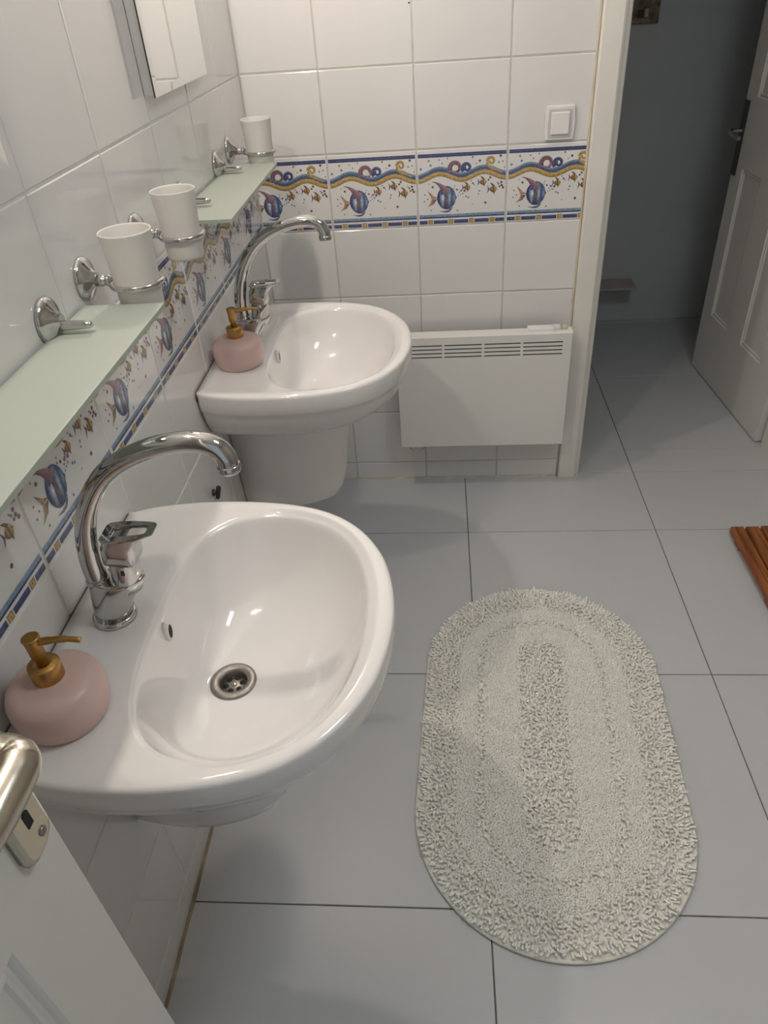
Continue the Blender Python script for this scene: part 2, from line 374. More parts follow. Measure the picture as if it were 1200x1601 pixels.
MXB = Matrix(((1, 0, 0, 0), (0, 0, -1, 0), (0, 1, 0, 0), (0, 0, 0, 1)))     # tile x -> +x, tile y -> +z, normal -> -y
ycuts = [YL0 + k*.2490 for k in range(-8, 4)]
for i in range(len(ycuts)):
    f0 = ycuts[i]; a0 = max(f0, FY); a1 = min(f0+.2490, 0)
    if a1-a0 < .01: continue
    for z0, z1, bd in rows: put_tile(wall_left, MXL, a0, a1, z0, z1, f0, .2490, bd)
for i in range(5):
    f0 = XB[0] + i*.2458; a0 = max(f0, 0.0); a1 = min(f0+.2458, XE)
    if a1-a0 < .005: continue
    for z0, z1, bd in rows: put_tile(wall_back, MXB, a0, a1, z0, z1, f0, .2458, bd)

# ---- floor tiles ----------------------------------------------------------
_fm = {}
def floor_tile(x0, x1, y0, y1):
    g = .0013; w_, d_ = x1-x0-2*g, y1-y0-2*g
    if w_ < .01 or d_ < .01: return
    k = (round(w_, 4), round(d_, 4))
    if k not in _fm:
        ring = lambda i, z: [(i, i, z), (w_-i, i, z), (w_-i, d_-i, z), (i, d_-i, z)]
        _fm[k] = MB().loft([ring(0, -.008), ring(0, -.0012), ring(.0008, 0)], True, True, False).mesh('floor_tile', M['floor_tile'])
    o = link('floor_tile', _fm[k], floor, (x0+g, y0+g, 0)); return o
xs = sorted([0.0] + [GX + k*T for k in range(-1, 3)] + [RX]); xs = [x for x in xs if 0 <= x <= RX]
ysb = sorted([FY-1.2, 0.012] + [GY - k*T for k in range(0, 6)]); ysb = [y for y in ysb if y >= FY-1.2]
for i in range(len(xs)-1):
    for j in range(len(ysb)-1): floor_tile(xs[i], xs[i+1], ysb[j], ysb[j+1])
xh = [HX0, GX, GX+T, GX+2*T, HX1]
for i in range(4):
    for y0, y1 in ((.012, .162), (.162, .746), (.746, 1.33), (1.33, HY)):
        a, b_ = xh[i], xh[i+1]
        if y1 < .17: a, b_ = max(a, .90), min(b_, 1.72)
        floor_tile(a, b_, y0, y1)

# ---- stained sealant along the floor, cream sealant along the frame
def bead(name, p0, p1, r, m, label, n=60):
    a, b_ = Vector(p0), Vector(p1); pts = []; rr = []; rs = random.Random(len(name)+int(r*1e5))
    for k in range(n+1): pts.append(a+(b_-a)*(k/n)); rr.append(r*rs.uniform(.7, 1.25))
    return tag(MB().tube(pts, rr, 6).build(name, m), label, kind='structure')
bead('trim_1', (0.001, FY, 0.000), (0.001, -.002, 0.000), .0052, M['caulk'], 'brown stained sealant line where left wall meets floor')
bead('trim_2', (.002, -.001, 0.000), (.906, -.001, 0.000), .0042, M['caulk_light'], 'cream stained sealant line where back wall meets floor')
bead('trim_3', (.908, .000, 0.0), (.908, .000, CZ), .0035, M['caulk_light'], 'cream sealant line between wall tiles and door frame')

# ---- door frame of the hall doorway
def prism_z(prof, z0, z1):  # prof: list of (x,y) anticlockwise
    return MB().loft([[(x, y, z0) for x, y in prof], [(x, y, z1) for x, y in prof]], True, True, False)
pl = [(.911, .004), (.911, -.013), (.915, -.017), (.962, -.017), (.968, -.013), (.970, .000), (.974, .004), (.982, .006), (.986, .012), (.986, WT+.004), (.925, WT+.004), (.925, .004)]
tag(prism_z(pl, 0.001, DZ).build('trim_4', M['trim_white']), 'cream painted door frame post beside the heater', kind='structure')
pr_ = [(3.305-.0 - x if False else (DX0+DX1) - x, y) for x, y in pl][::-1]
tag(prism_z(pr_, 0.001, DZ).build('trim_5', M['trim_white']), 'cream painted door frame post at the hinge side', kind='structure')
tag(MB().box((.911, -.017, DZ), (1.735, WT+.004, DZ+.06), .004).build('trim_6', M['trim_white']), 'cream painted head of the hall door frame', kind='structure')

# ---- panel door builder: local x along width from free edge, y thickness (face at y=0 towards -y), z up
def panel_door(name, w_, h_, th, panels, z0=.006):
    import bmesh
    cx = sorted({0, w_} | {q for p_ in panels for q in p_[:2]}); cz = sorted({z0, h_} | {q for p_ in panels for q in p_[2:]})
    mb = MB()
    def inside(a, b_): return any(p_[0]-1e-6 <= a <= p_[1]+1e-6 and p_[2]-1e-6 <= b_ <= p_[3]+1e-6 for p_ in panels)
    for face, sg in ((0.0, 1), (th, -1)):
        for i in range(len(cx)-1):
            for j in range(len(cz)-1):
                if inside((cx[i]+cx[i+1])/2, (cz[j]+cz[j+1])/2): continue
                q = [(cx[i], face, cz[j]), (cx[i+1], face, cz[j]), (cx[i+1], face, cz[j+1]), (cx[i], face, cz[j+1])]
                mb.add(q, [(0, 1, 2, 3) if sg > 0 else (3, 2, 1, 0)])
    mb.add([(0, 0, z0), (0, th, z0), (0, th, h_), (0, 0, h_)], [(3, 2, 1, 0)][:1] and [(0, 3, 2, 1)])
    mb.add([(w_, 0, z0), (w_, th, z0), (w_, th, h_), (w_, 0, h_)], [(0, 1, 2, 3)])
    mb.add([(0, 0, z0), (w_, 0, z0), (w_, th, z0), (0, th, z0)], [(0, 3, 2, 1)]); mb.add([(0, 0, h_), (w_, 0, h_), (w_, th, h_), (0, th, h_)], [(0, 1, 2, 3)])
    root = mb.build(name, M['door_white'])
    for x0, x1, a0, a1 in panels:
        for face, sg in ((0.0, 1), (th, -1)):
            steps = [(0, 0), (.002, .002), (.004, .005), (.007, .0055), (.009, .0035), (.012, .003), (.014, .006), (.018, .0072), (.022, .0072)]
            rings = [[(x0+i, face+sg*d, a0+i), (x1-i, face+sg*d, a0+i), (x1-i, face+sg*d, a1-i), (x0+i, face+sg*d, a1-i)] for i, d in steps]
            p_ = MB().loft(rings, False, True, False); 
            if sg < 0: p_.f = [tuple(reversed(f_)) for f_ in p_.f]
            p_.build('door_panel', M['door_white'], root)
    return root
def place(o, origin, xdir):
    """door: local x -> xdir (unit, horizontal), z up"""
    x = Vector((*xdir, 0)).normalized(); z = Vector((0, 0, 1)); y = z.cross(x)
    o.matrix_world = Matrix(((x.x, y.x, 0, origin[0]), (x.y, y.y, 0, origin[1]), (x.z, y.z, 1, origin[2]), (0, 0, 0, 1)))
# hall door: hinged at the right post, standing open into the hall; its face looks back to the left
DW = .655
door_1 = tag(panel_door('door_1', DW, 2.0, .04, [(.085, .25, .26, .81), (.375, .55, .26, .81), (.085, .25, 1.035, 1.82), (.375, .55, 1.035, 1.82)]),
             'cream panelled door standing open into the dim hall', kind='structure')
place(door_1, (1.599, .841, 0), (1.643-1.599, .188-.841))
mb = MB(); mb.box((.006, -.006, .775), (.040, 0, 1.02), .002); mb.build('handle_plate', M['mirror_edge'], door_1)['label'] = 'long dark metal handle plate'
lv = MB().tube(spline([(.029, 0, .925), (.029, -.035, .925), (.040, -.052, .925), (.08, -.056, .922), (.13, -.055, .918)], 6), [.008]*13+[.007]*12, 12).build('door_handle', M['chrome'], door_1)
# near door: leaf parallel to the left wall, free edge towards the room
door_2 = tag(panel_door('door_2', .765, 2.0, .04, [(.075, .33, .16, .987), (.435, .69, .16, .987), (.075, .33, 1.24, 1.86), (.435, .69, 1.24, 1.86)]),
             'white panelled door at the lower left corner, close to the viewer', kind='structure')
place(door_2, (.238, -1.9-.765, 0), (0, 1))
DS = .765                                       # local x = DS - distance from the free edge
def plate_mesh():
    prof = []
    yc, hw, z0, z1 = .0215, .0165, 1.012, 1.235
    pts = [(yc-hw, z0+.012), (yc-hw+.004, z0+.004), (yc-hw+.012, z0), (yc+hw-.008, z0), (yc+hw-.002, z0+.003), (yc+hw, z0+.010), (yc+hw, z1-.01), (yc+hw-.008, z1), (yc-hw+.008, z1), (yc-hw, z1-.01)]
    cen = (yc, (z0+z1)/2)
    def ring(sc_, y): return [(DS-(cen[0]+(a-cen[0])*sc_), y, cen[1]+(b_-cen[1])*(1-(1-sc_)*.18)) for a, b_ in pts][::-1]
    return MB().loft([ring(1, 0), ring(1, -.004), ring(.93, -.0065), ring(.80, -.0075)], True, True, True)
plate_mesh().build('handle_plate', M['nickel'], door_2)
MB().loft([[(DS-.0215+a*s_, y, 1.048+b_*s_) for a, b_ in ((-.003, -.007), (.003, -.007), (.003, .006), (0, .009), (-.003, .006))] for s_, y in ((1, -.007), (1, -.0080))], True, True, False).build('keyhole', M['black'], door_2)
MB().lathe([(.0035, 0), (.0035, .0012), (.002, .0018)], 12, T_((DS-.0165, -.0072, 1.026)) @ Matrix.Rotation(PI/2, 4, 'X')).build('screw', M['steel'], door_2)
hp = spline([(.0215, -.004, 1.118), (.0215, -.014, 1.118), (.0222, -.024, 1.118), (.0275, -.0310, 1.118), (.040, -.0325, 1.118), (.07, -.0325, 1.118), (.125, -.0305, 1.116)], 6)
rr = [.0125]*4 + [.0118]*4 + [.0112]*4 + [.0114]*3 + [.0118]*3 + [.0124]*6 + [.0126]*6 + [.012, .0115, .011, .0105, .010, .009, .007]
hp = [Vector((DS-q.x, q.y, q.z)) for q in hp]
MB().tube(hp, (rr + [.006]*40)[:len(hp)], 18).build('door_handle', M['nickel'], door_2)
tag(MB().box((.155, FY-.1, 0), (.2, FY+.012, 2.05)).box((1.02, FY-.1, 0), (1.065, FY+.012, 2.05)).box((.155, FY-.1, 2.0), (1.065, FY+.012, 2.05)).build('trim_7', M['trim_white']), 'white painted frame of the near doorway behind the viewer', kind='structure')

# ================================================================== WASHBASINS
ZR = .785
OUT = [(0, .236), (.03, .249), (.065, .257), (.105, .2625), (.144, .264), (.19, .263), (.236, .258), (.275, .250), (.311, .238), (.342, .221), (.369, .199), (.391, .173), (.408, .146), (.421, .118), (.430, .090), (.437, .055), (.4405, .025), (.4415, 0)]
INN = [(.121, 0), (.1215, .05), (.124, .095), (.132, .14), (.150, .180), (.178, .207), (.212, .220), (.25, .223), (.285, .217), (.325, .198), (.358, .168), (.381, .130), (.396, .085), (.403, .045), (.405, 0)]
def full(half, closed_wall):
    sp = [tuple(q)[:2] for q in spline([(a, b_, 0) for a, b_ in half], 4)]
    up = sp; dn = [(a, -b_) for a, b_ in reversed(sp)]
    return up + dn[1:]
OUTL = full(OUT, True)                         # from (0,.236) round the front to (0,-.236)
INNL = full(INN, False)
BC = (.199, 0.0)
def radial(poly, ang):
    dx, dy = math.cos(ang), math.sin(ang); best = 0
    n = len(poly)
    for i in range(n):
        ax, ay = poly[i]; bx, by = poly[(i+1) % n]
        ex, ey = bx-ax, by-ay; den = dx*ey-dy*ex
        if abs(den) < 1e-12: continue
        t = ((ax-BC[0])*ey-(ay-BC[1])*ex)/den; s = ((ax-BC[0])*dy-(ay-BC[1])*dx)/den
        if t > 0 and -1e-9 <= s <= 1+1e-9: best = max(best, t)
    return best
ca = math.atan2(.236, -BC[0])
angs = sorted([2*PI*k/140-PI for k in range(140)] + [ca, -ca, ca-.012, -ca+.012, ca+.012, -ca-.012])
RO = [radial(OUTL, a) for a in angs]; RI = [radial(INNL, a) for a in angs]
def basin_mesh():
    n = len(angs); rings = []
    P = lambda k, r, z: (BC[0]+math.cos(angs[k])*r, BC[1]+math.sin(angs[k])*r, z)
    D = .135; DR = .0235; FR = .036
    prof = [(.0, 1.0), (.06, .999), (.15, .99), (.25, .972), (.36, .938), (.48, .88), (.60, .79), (.70, .685), (.79, .555), (.86, .42), (.915, .285), (.95, .18), (.975, .10), (.992, .048), (1.005, .018), (1.02, .004)]
    for t, d in prof:
        rings.append([P(k, FR+(RI[k]-FR)*min(t, 1.0) + max(0, t-1)*.45, ZR-.003-D*d) for k in range(n)])
    for s in (.15, .45, .75, .9):
        ring = []
        for k in range(n):
            r0 = RI[k]+.010; r1 = RO[k]-.011; r = r0+(r1-r0)*s
            p = P(k, r, 0); e = RO[k]-r
            wall = max(0, min(1, (p[0]-.015)/.05))
            lift = .003*max(0, min(1, 1-(e-.02)/.014))*wall
            ring.append((p[0], p[1], ZR-.003+lift))
        rings.append(ring)
    for dr, dz in ((.007, .0004), (.0030, -.0012), (.0008, -.0040), (0, -.008)):
        rings.append([(lambda p: (p[0], p[1], ZR+dz-.001))(P(k, RO[k]-(dr if abs(P(k, RO[k], 0)[0]) > .001 else 0), 0)) for k in range(n)])
    def scaled(fx, fy, z): return [(P(k, RO[k], 0)[0]*fx, P(k, RO[k], 0)[1]*fy, z) for k in range(n)]
    for fx, fy, z in ((.999, .998, .760), (.996, .990, .744), (.990, .980, .738), (.978, .965, .733), (.968, .95, .72), (.948, .915, .70), (.915, .865, .68), (.872, .80, .664), (.84, .755, .657), (.80, .70, .655), (.75, .58, .636), (.68, .46, .612), (.60, .36, .600), (.3, .2, .598)):
        rings.append(scaled(fx, fy, z))
    rings.insert(0, [P(k, DR, ZR-.003-D*1.012) for k in range(n)])
    mb = MB().loft(rings, False, True, True)
    n0 = len(mb.v)                              # drain well: a short tube below the hole
    mb.loft([[P(k, DR*.98, ZR-.003-D*1.16) for k in range(n)], rings[0]], True, False, True)
    return mb
washbasin = tag(empty('washbasin', (.003, -1.4735, .30)), 'nearest white ceramic washbasin on the left wall, its drain visible', 'washbasin', 'washbasins on the left wall')
bm_ = basin_mesh(); bm_.v = [(x, y, z-.30) for x, y, z in bm_.v]
bowl = bm_.build('basin_bowl', M['ceramic'], washbasin)
def pedestal_mesh():
    rings = []
    for z, d, w_, wm in ((.622, .292, .090, .106), (.60, .288, .085, .104), (.52, .274, .075, .096), (.45, .262, .068, .088), (.40, .250, .062, .080), (.372, .236, .058, .072), (.358, .214, .052, .064), (.352, .17, .042, .05)):
        r = []
        N = 28
        for k in range(N+1):
            a = -PI/2 + PI*k/N
            c, s = math.cos(a), math.sin(a)
            x = d*abs(c)**.62; y = math.copysign(abs(s)**.80, s)
            wd = w_+(wm-w_)*math.sin(min(1, x/d)*PI)
            r.append((x, y*wd, z-.30))
        rings.append(r[::-1])
    return MB().loft(rings, True, True, True)
ped = pedestal_mesh().build('pedestal', M['ceramic'], washbasin)
zd = ZR-.003-.135*1.0-.30
DT = T_((BC[0], 0, zd+.0012))
dr = MB().lathe([(.015, -.014), (.0185, -.012), (.0192, -.006), (.0200, .0000), (.0225, .0020), (.0300, .0024), (.0335, .0010), (.0342, -.004)], 40, DT, False, False)
dr.lathe([(.0190, -.0085), (.0190, -.0075), (.004, -.0070), (.001, -.0070)], 32, DT)
drain = dr.build('drain', M['steel'], washbasin)
for k in range(6):
    a = k*PI/3+.3
    MB().lathe([(.0040, 0), (.0040, .0004), (.001, .0004)], 12, DT @ T_((math.cos(a)*.0120, math.sin(a)*.0120, -.00735))).build('drain_hole', M['black'], drain)
MB().lathe([(.0040, 0), (.0040, .0012), (.003, .0018), (.0005, .0018)], 14, DT @ T_((0, 0, -.0072))).build('drain_screw', M['chrome'], drain)
# overflow: dark oval sunk in the back slope of the bowl
ovx = .1272
ov = MB().loft([[(ovx + .0035*math.sin(a)*0 + d, .0075*s_*math.cos(a), .752-.30+.0125*s_*math.sin(a) ) for a in [2*PI*k/24 for k in range(24)]] for s_, d in ((1.25, -.004), (1.18, .0030), (1.0, .0036), (.92, .0020))], True, True, True)
ov_ring = ov.build('overflow_hole', M['ceramic'], washbasin)
MB().loft([[(ovx+.0021+d, .0066*s_*math.cos(a), .752-.30+.0115*s_*math.sin(a)) for a in [2*PI*k/20 for k in range(20)]] for s_, d in ((1, 0), (1, .0006))], True, True, False).build('overflow_opening', M['black'], ov_ring)
MB().tube([(-.0008, y, z-.30) for y, z in ((-.168, .662), (-.200, .712), (-.222, .742), (-.237, .770), (-.236, .778), (-.230, .7825), (0, .7825), (.230, .7825), (.236, .778), (.237, .770), (.222, .742), (.200, .712), (.168, .662))], .0022, 6).build('seam_strip', M['seam'], washbasin)  # thin dark strip along the basin edge at the wall
bas2 = copy_tree(washbasin); bas2.location = (.003, -.592, .30)
bas2['label'] = 'farther white ceramic washbasin on the left wall, next to the heater'
MB().box((.016, -.2445, .7605-.30), (.030, -.2425, .7630-.30), 0).build('maker_mark', M['plastic_grey'], bas2)

# ================================================================== FAUCETS  (origin on the basin deck)
def faucet():
    root = empty('faucet', (0, 0, ZR-.0025))
    # base ring and forked body; local z from deck
    N = 36
    def el(cx, rx, ry, z, tilt=0): return [(cx+rx*math.cos(2*PI*k/N), ry*math.sin(2*PI*k/N), z+tilt*math.cos(2*PI*k/N)*rx) for k in range(N)]
    MB().loft([el(.064, .0295, .0290, 0), el(.064, .0300, .0295, .002), el(.064, .0290, .0285, .0065), el(.064, .0262, .026, .0080)], True, True).build('base_ring', M['chrome'], root)
    MB().loft([el(.064, .0255, .0250, .007), el(.067, .0265, .0248, .022), el(.072, .0295, .0245, .038), el(.078, .0335, .0240, .052), el(.083, .0375, .0235, .062), el(.085, .0390, .0225, .068, .08), el(.085, .0365, .020, .0715, .08)], True, True).build('tap_body', M['chrome'], root)
    z0 = ZR-.0025
    cen = [(.0605, 0, .852-z0), (.0600, 0, .880-z0), (.0650, 0, .915-z0), (.0745, 0, .948-z0), (.0905, 0, .980-z0), (.113, 0, 1.009-z0), (.143, 0, 1.031-z0), (.180, 0, 1.0465-z0), (.214, 0, 1.0535-z0), (.240, 0, 1.053-z0), (.257, 0, 1.046-z0), (.2655, 0, 1.033-z0), (.2665, 0, 1.022-z0)]
    sp = spline(cen, 6); L = len(sp)
    rad = [.0150 - .0025*min(1, k/(L*.35)) for k in range(L)]
    spo = MB().tube(sp, rad, 24).build('spout', M['chrome'], root)
    MB().lathe([(.0145, 0), (.0162, .0008), (.0165, .008), (.0150, .010)], 28, T_((.0605, 0, .0615))).build('spout_collar', M['chrome'], spo)
    MB().lathe([(.0100, .000), (.0133, .0005), (.0138, .002), (.0138, .0085), (.0128, .010)], 24, T_((.2667, 0, 1.0145-z0))).build('aerator', M['chrome'], spo)
    # cartridge barrel leaning forward and lever with a slot
    tl = T_((.0995, 0, .066)) @ ROT_Y(.12)
    bar = MB().lathe([(.018, -.012), (.0195, .0), (.0195, .036), (.0185, .039)], 32, tl); barrel = bar.build('cartridge_barrel', M['chrome'], root)
    def lev_ring(s_, z, back=0.0):              # rounded square cap
        r = []
        for k in range(40):
            a = 2*PI*k/40; c, s = math.cos(a), math.sin(a)
            q = .0205*s_/(abs(c)**6+abs(s)**6)**(1/6)
            r.append(tl @ Vector((q*c, q*s, z)))
        return r
    # wedge-shaped lever: square foot, top rising forward to a tapered tip, slot sunk in the top
    def loop(s_x, s_y, z, x0=-.0205, x1=.050):
        r = []; cxx = (x0+x1)/2; hx = (x1-x0)/2
        for k in range(40):
            a = 2*PI*k/40; c, s = math.cos(a), math.sin(a); q = 1/(abs(c)**7+abs(s)**7)**(1/7)
            x = cxx+q*c*(hx-s_x); y = q*s*(.0205-s_y)*(1-.30*max(0, (x-.012)/.040))
            r.append(tl @ Vector((x, y, z + (x+.0205)*.17)))
        return r
    lever = MB().loft([lev_ring(.94, .0385), lev_ring(1.02, .0395), lev_ring(1.03, .055), lev_ring(1.02, .064), loop(.004, .0006, .0715, x1=.036), loop(0, 0, .0760, x1=.047), loop(.0010, .0008, .0772, x1=.047)], True, False).build('lever', M['chrome'], root)
    MB().loft([loop(.0010, .0008, .0772, x1=.047), loop(.0100, .0090, .0774, x1=.047), loop(.0108, .0098, .0764, x1=.047), loop(.0118, .0108, .0735, x1=.047)], False, True, False).build('lever_top', M['chrome'], lever)
    MB().loft([loop(.0125, .0118, .0736, x0=.000, x1=.047), loop(.0125, .0118, .0742, x0=.000, x1=.047)], True, True, False).build('slot_see_through', M['plastic'], lever)  # white plate imitates the pale basin showing through the slot
    # small dark marking on the barrel, facing the viewer
    cu = bpy.data.curves.new('mark', 'FONT'); cu.body = 'B'; cu.size = .0105; cu.extrude = .0002; cu.align_x = 'CENTER'
    to = bpy.data.objects.new('tmp', cu); col.objects.link(to)
    dg = bpy.context.evaluated_depsgraph_get(); me = bpy.data.meshes.new_from_object(to.evaluated_get(dg)); bpy.data.objects.remove(to); 
    me.materials.clear(); me.materials.append(M['black']); me.name = 'marking'
    mk = link('marking', me, barrel); mk.matrix_local = tl @ T_((.004, -.0198, .024)) @ Matrix.Rotation(PI/2, 4, 'X')
    return root
fa = faucet(); fa.location = (0, -1.4735, ZR-.0025)
tag(fa, 'chrome swan-neck faucet on the nearest washbasin', 'faucet', 'swan-neck faucets')
fb = copy_tree(fa); fb.location = (0.004, -.592, ZR-.0025); fb['label'] = 'chrome swan-neck faucet on the farther washbasin beside the heater'

# ================================================================== SOAP DISPENSERS
def dispenser():
    root = empty('soap_dispenser')
    body = spline([(.045, .0, 0), (.0490, .0012, 0), (.0528, .010, 0), (.0550, .022, 0), (.0555, .034, 0), (.0538, .0465, 0), (.0475, .0560, 0), (.036, .0608, 0), (.0205, .0625, 0), (.0165, .0640, 0)], 4)
    MB().lathe([(q.x, q.y) for q in body], 48).build('bottle', M['pink'], root)
    MB().lathe([(.0172, .061), (.0176, .062), (.0176, .0835), (.0168, .0850), (.0105, .0856), (.0100, .0862)], 32).build('pump_collar', M['gold'], root)
    hd = MB().lathe([(.0062, .085), (.0062, .096), (.0082, .099), (.0088, .120), (.0098, .1235), (.0098, .1258), (.0085, .1264)], 28).build('pump_head', M['gold'], root)
    MB().tube(spline([(.004, 0, .1185), (.022, 0, .1215), (.040, 0, .1228), (.0555, 0, .1205)], 5), [.0046]*5+[.0040]*5+[.0033]*6, 12).build('nozzle', M['gold'], hd)
    return root
sa = dispenser(); sa.location = (.0615, -1.633, ZR-.003); sa.rotation_euler = (0, 0, .03)
tag(sa, 'pink soap dispenser with gold pump on the nearest washbasin, behind the door handle', 'soap dispenser', 'pink soap dispensers')
sb = copy_tree(sa); sb.location = (.066, -.684, ZR-.003); sb.rotation_euler = (0, 0, .12); sb['label'] = 'pink soap dispenser with gold pump on the farther washbasin'

# ================================================================== SHELVES, HOLDERS, TUMBLERS
ROS = [(.0310, 0), (.0315, .002), (.0295, .0055), (.0235, .0095), (.0165, .013), (.0105, .0165), (.0085, .020)]
def shelf(y0, y1, label, z=1.107, depth=.122):
    root = empty('glass_shelf', (0, (y0+y1)/2, z)); h_ = (y1-y0)/2
    MB().box((.004, -h_, -.008), (depth, h_, 0), .0012).build('shelf_pane', M['shelf_glass'], root)
    for s in (-1, 1):
        yb = s*(h_-.100)
        br = MB().lathe(ROS, 28, T_((.0005, yb, .018)) @ TO_X).build('shelf_bracket', M['chrome'], root)
        MB().loft([[(x, yb+r_*math.cos(2*PI*k/16), .011+r_*.9*math.sin(2*PI*k/16)) for k in range(16)] for x, r_ in ((.012, .0080), (.022, .0072), (.040, .0066), (.050, .0058), (.0565, .0052), (.0590, .0030))], True, True).build('bracket_arm', M['chrome'], br)
    return tag(root, label, 'shelf', 'frosted glass shelves')
shelf(-1.690, -1.178, 'nearest frosted glass wall shelf above the near faucet')
shelf(-.752, -.262, 'farther frosted glass wall shelf near the corner')
def holder(y, label, z=1.128):
    root = empty('tumbler_holder', (0, y, z))
    MB().lathe(ROS, 28, T_((.0005, 0, .007)) @ TO_X).build('wall_rosette', M['chrome'], root)
    MB().lathe([(.0085, 0), (.0080, .010), (.0070, .013), (.0060, .0145), (.0085, .0165), (.0085, .021), (.0055, .0225), (.004, .026)], 20, T_((.018, 0, .003)) @ TO_X).build('arm', M['chrome'], root)
    MB().tube([(.078+.0355*math.cos(2*PI*k/48), .0355*math.sin(2*PI*k/48), 0) for k in range(48)], .0042, 12, closed=True).build('ring', M['chrome'], root)
    return tag(root, label, 'tumbler holder', 'chrome tumbler holders')
def tumbler(y, label, z=1.090):
    pr0 = [(.0005, .0), (.027, .0), (.0300, .0015), (.0308, .006), (.0314, .03), (.0326, .060), (.0346, .090), (.0364, .107), (.0368, .109), (.0358, .1098), (.0344, .108), (.0308, .060), (.0296, .03), (.0288, .010), (.0265, .007), (.0005, .0065)]
    o = MB().lathe(pr0, 48).build('tumbler', M['frost'], None, (.078, y, z))
    return tag(o, label, 'tumbler', 'frosted tumblers in wall holders')
for y, a, b_ in ((-1.147, 'nearest chrome tumbler holder at the end of the near shelf', 'nearest frosted glass tumbler in its chrome ring, lit warm'),
                 (-.918, 'middle chrome tumbler holder between the two glass shelves', 'middle frosted glass tumbler in its chrome ring between the shelves'),
                 (-.232, 'farthest chrome tumbler holder near the corner', 'farthest frosted glass tumbler in its chrome ring near the corner')):
    holder(y, a); tumbler(y, b_)

# ================================================================== MIRRORS
def mirror(y0, y1, label):
    root = empty('wall_mirror', (0, y0, 1.309)); w_ = y1-y0; h_ = .46; t = .022
    MB().box((.0005, .004, .004), (t-.004, w_-.004, h_-.004)).build('backing_panel', M['mirror_back'], root)
    def ring(i, x): return [(x, i, i), (x, w_-i, i), (x, w_-i, h_-i), (x, i, h_-i)]
    MB().loft([ring(0, t-.0035), ring(0, t-.0008)], False, False, False).build('glass_edge', M['mirror_edge'], root)
    MB().loft([ring(0, t-.0008), ring(.014, t+.0008)], False, True, False).build('mirror_glass', M['mirror'], root)
    return tag(root, label, 'mirror', 'frameless mirrors over the basins')
mirror(-1.640, -1.281, 'frameless mirror over the nearest washbasin, only its corner in view')
mirror(-.733, -.376, 'frameless mirror over the farther washbasin, its lower part in view')

# ================================================================== HEATER
ht = tag(empty('panel_heater', (.376, -.034, .186)), 'white electric panel heater with slotted top on the back wall', 'heater')
HW, HH, HD = .524, .382, .056                   # local: x right, y towards the room is negative
xs_ = [0]; 
cols = [(.024, .137), (.145, .257), (.265, .373), (.381, .498)]
zr = [.316 + k*.0125 for k in range(4)]; slots = [(a, b_, z, z+.0042) for a, b_ in cols for z in zr]
cx = sorted({0, HW} | {q for s in slots for q in s[:2]}); cz = sorted({0, HH} | {q for s in slots for q in s[2:]})
mb = MB(); th = .0025
isl = lambda a, b_: any(s[0] < a < s[1] and s[2] < b_ < s[3] for s in slots)
for i in range(len(cx)-1):
    for j in range(len(cz)-1):
        a0, a1, c0, c1 = cx[i], cx[i+1], cz[j], cz[j+1]
        if isl((a0+a1)/2, (c0+c1)/2):
            mb.add([(a0, -HD, c0), (a1, -HD, c0), (a1, -HD, c1), (a0, -HD, c1), (a0, -HD+th, c0), (a1, -HD+th, c0), (a1, -HD+th, c1), (a0, -HD+th, c1)], [(0, 4, 5, 1), (1, 5, 6, 2), (2, 6, 7, 3), (3, 7, 4, 0)])
        else: mb.add([(a0, -HD, c0), (a1, -HD, c0), (a1, -HD, c1), (a0, -HD, c1)], [(0, 1, 2, 3)])
r0 = lambda i, y: [(i, y, i), (HW-i, y, i), (HW-i, y, HH-i), (i, y, HH-i)]
mb.loft([r0(0, -HD), r0(-.002, -HD+.002), r0(-.002, -.012), r0(.004, -.010)], False, False, False)
mb.build('front_panel', M['heater'], ht)
MB().box((.006, -HD+.022, .006), (HW-.006, -.004, HH-.006)).build('heater_body', M['mirror_edge'], ht)
for xb in (.02, .46): MB().box((xb, -.006, .04), (xb+.04, .033, .34)).build('wall_bracket', M['steel'], ht)
MB().box((.395, -.040, HH), (.47, -.008, HH+.010), .002).build('control_housing', M['plastic'], ht)
MB().box((.468, -.036, HH), (.492, -.010, HH+.013), .003).build('switch_block', M['plastic_grey'], ht)
MB().lathe([(.0085, 0), (.0085, .010), (.006, .012)], 16, T_((.505, -.024, HH))).build('thermostat_knob', M['caulk_light'], ht)
MB().tube(spline([(.020, -.03, .01), (.026, -.044, -.010), (.048, -.048, -.022), (.072, -.044, -.014), (.085, -.03, .01)], 6), .0028, 8).build('power_cable', M['cable'], ht)

# ================================================================== LIGHT SWITCH
sw = tag(empty('light_switch', (.829, -.0005, 1.1155)), 'white rocker light switch on the back wall above the fish border', 'light switch')
def sw_ring(hx, hz, y, bow, n=6):
    r = []
    for k in range(n+1): t = k/n*2-1; r.append((hx+bow*(1-t*t), y, t*hz))
    for k in range(n+1): t = 1-k/n*2; r.append((-hx-bow*(1-t*t), y, t*hz))
    return r[::-1]
MB().loft([sw_ring(.036, .0405, 0, .003), sw_ring(.036, .0405, -.006, .003), sw_ring(.034, .0385, -.0085, .003), sw_ring(.0325, .037, -.0085, .003)], True, True, False).build('cover_plate', M['plastic'], sw)
MB().loft([sw_ring(.0295, .0335, -.0084, .0015), sw_ring(.029, .033, -.0105, .0015), sw_ring(.0265, .030, -.0105, .001)], True, True, False).build('inner_frame', M['switch_shade'], sw)
MB().box((-.0235, -.0145, -.0265), (.0235, -.009, .0265), .0022).build('rocker', M['plastic'], sw)

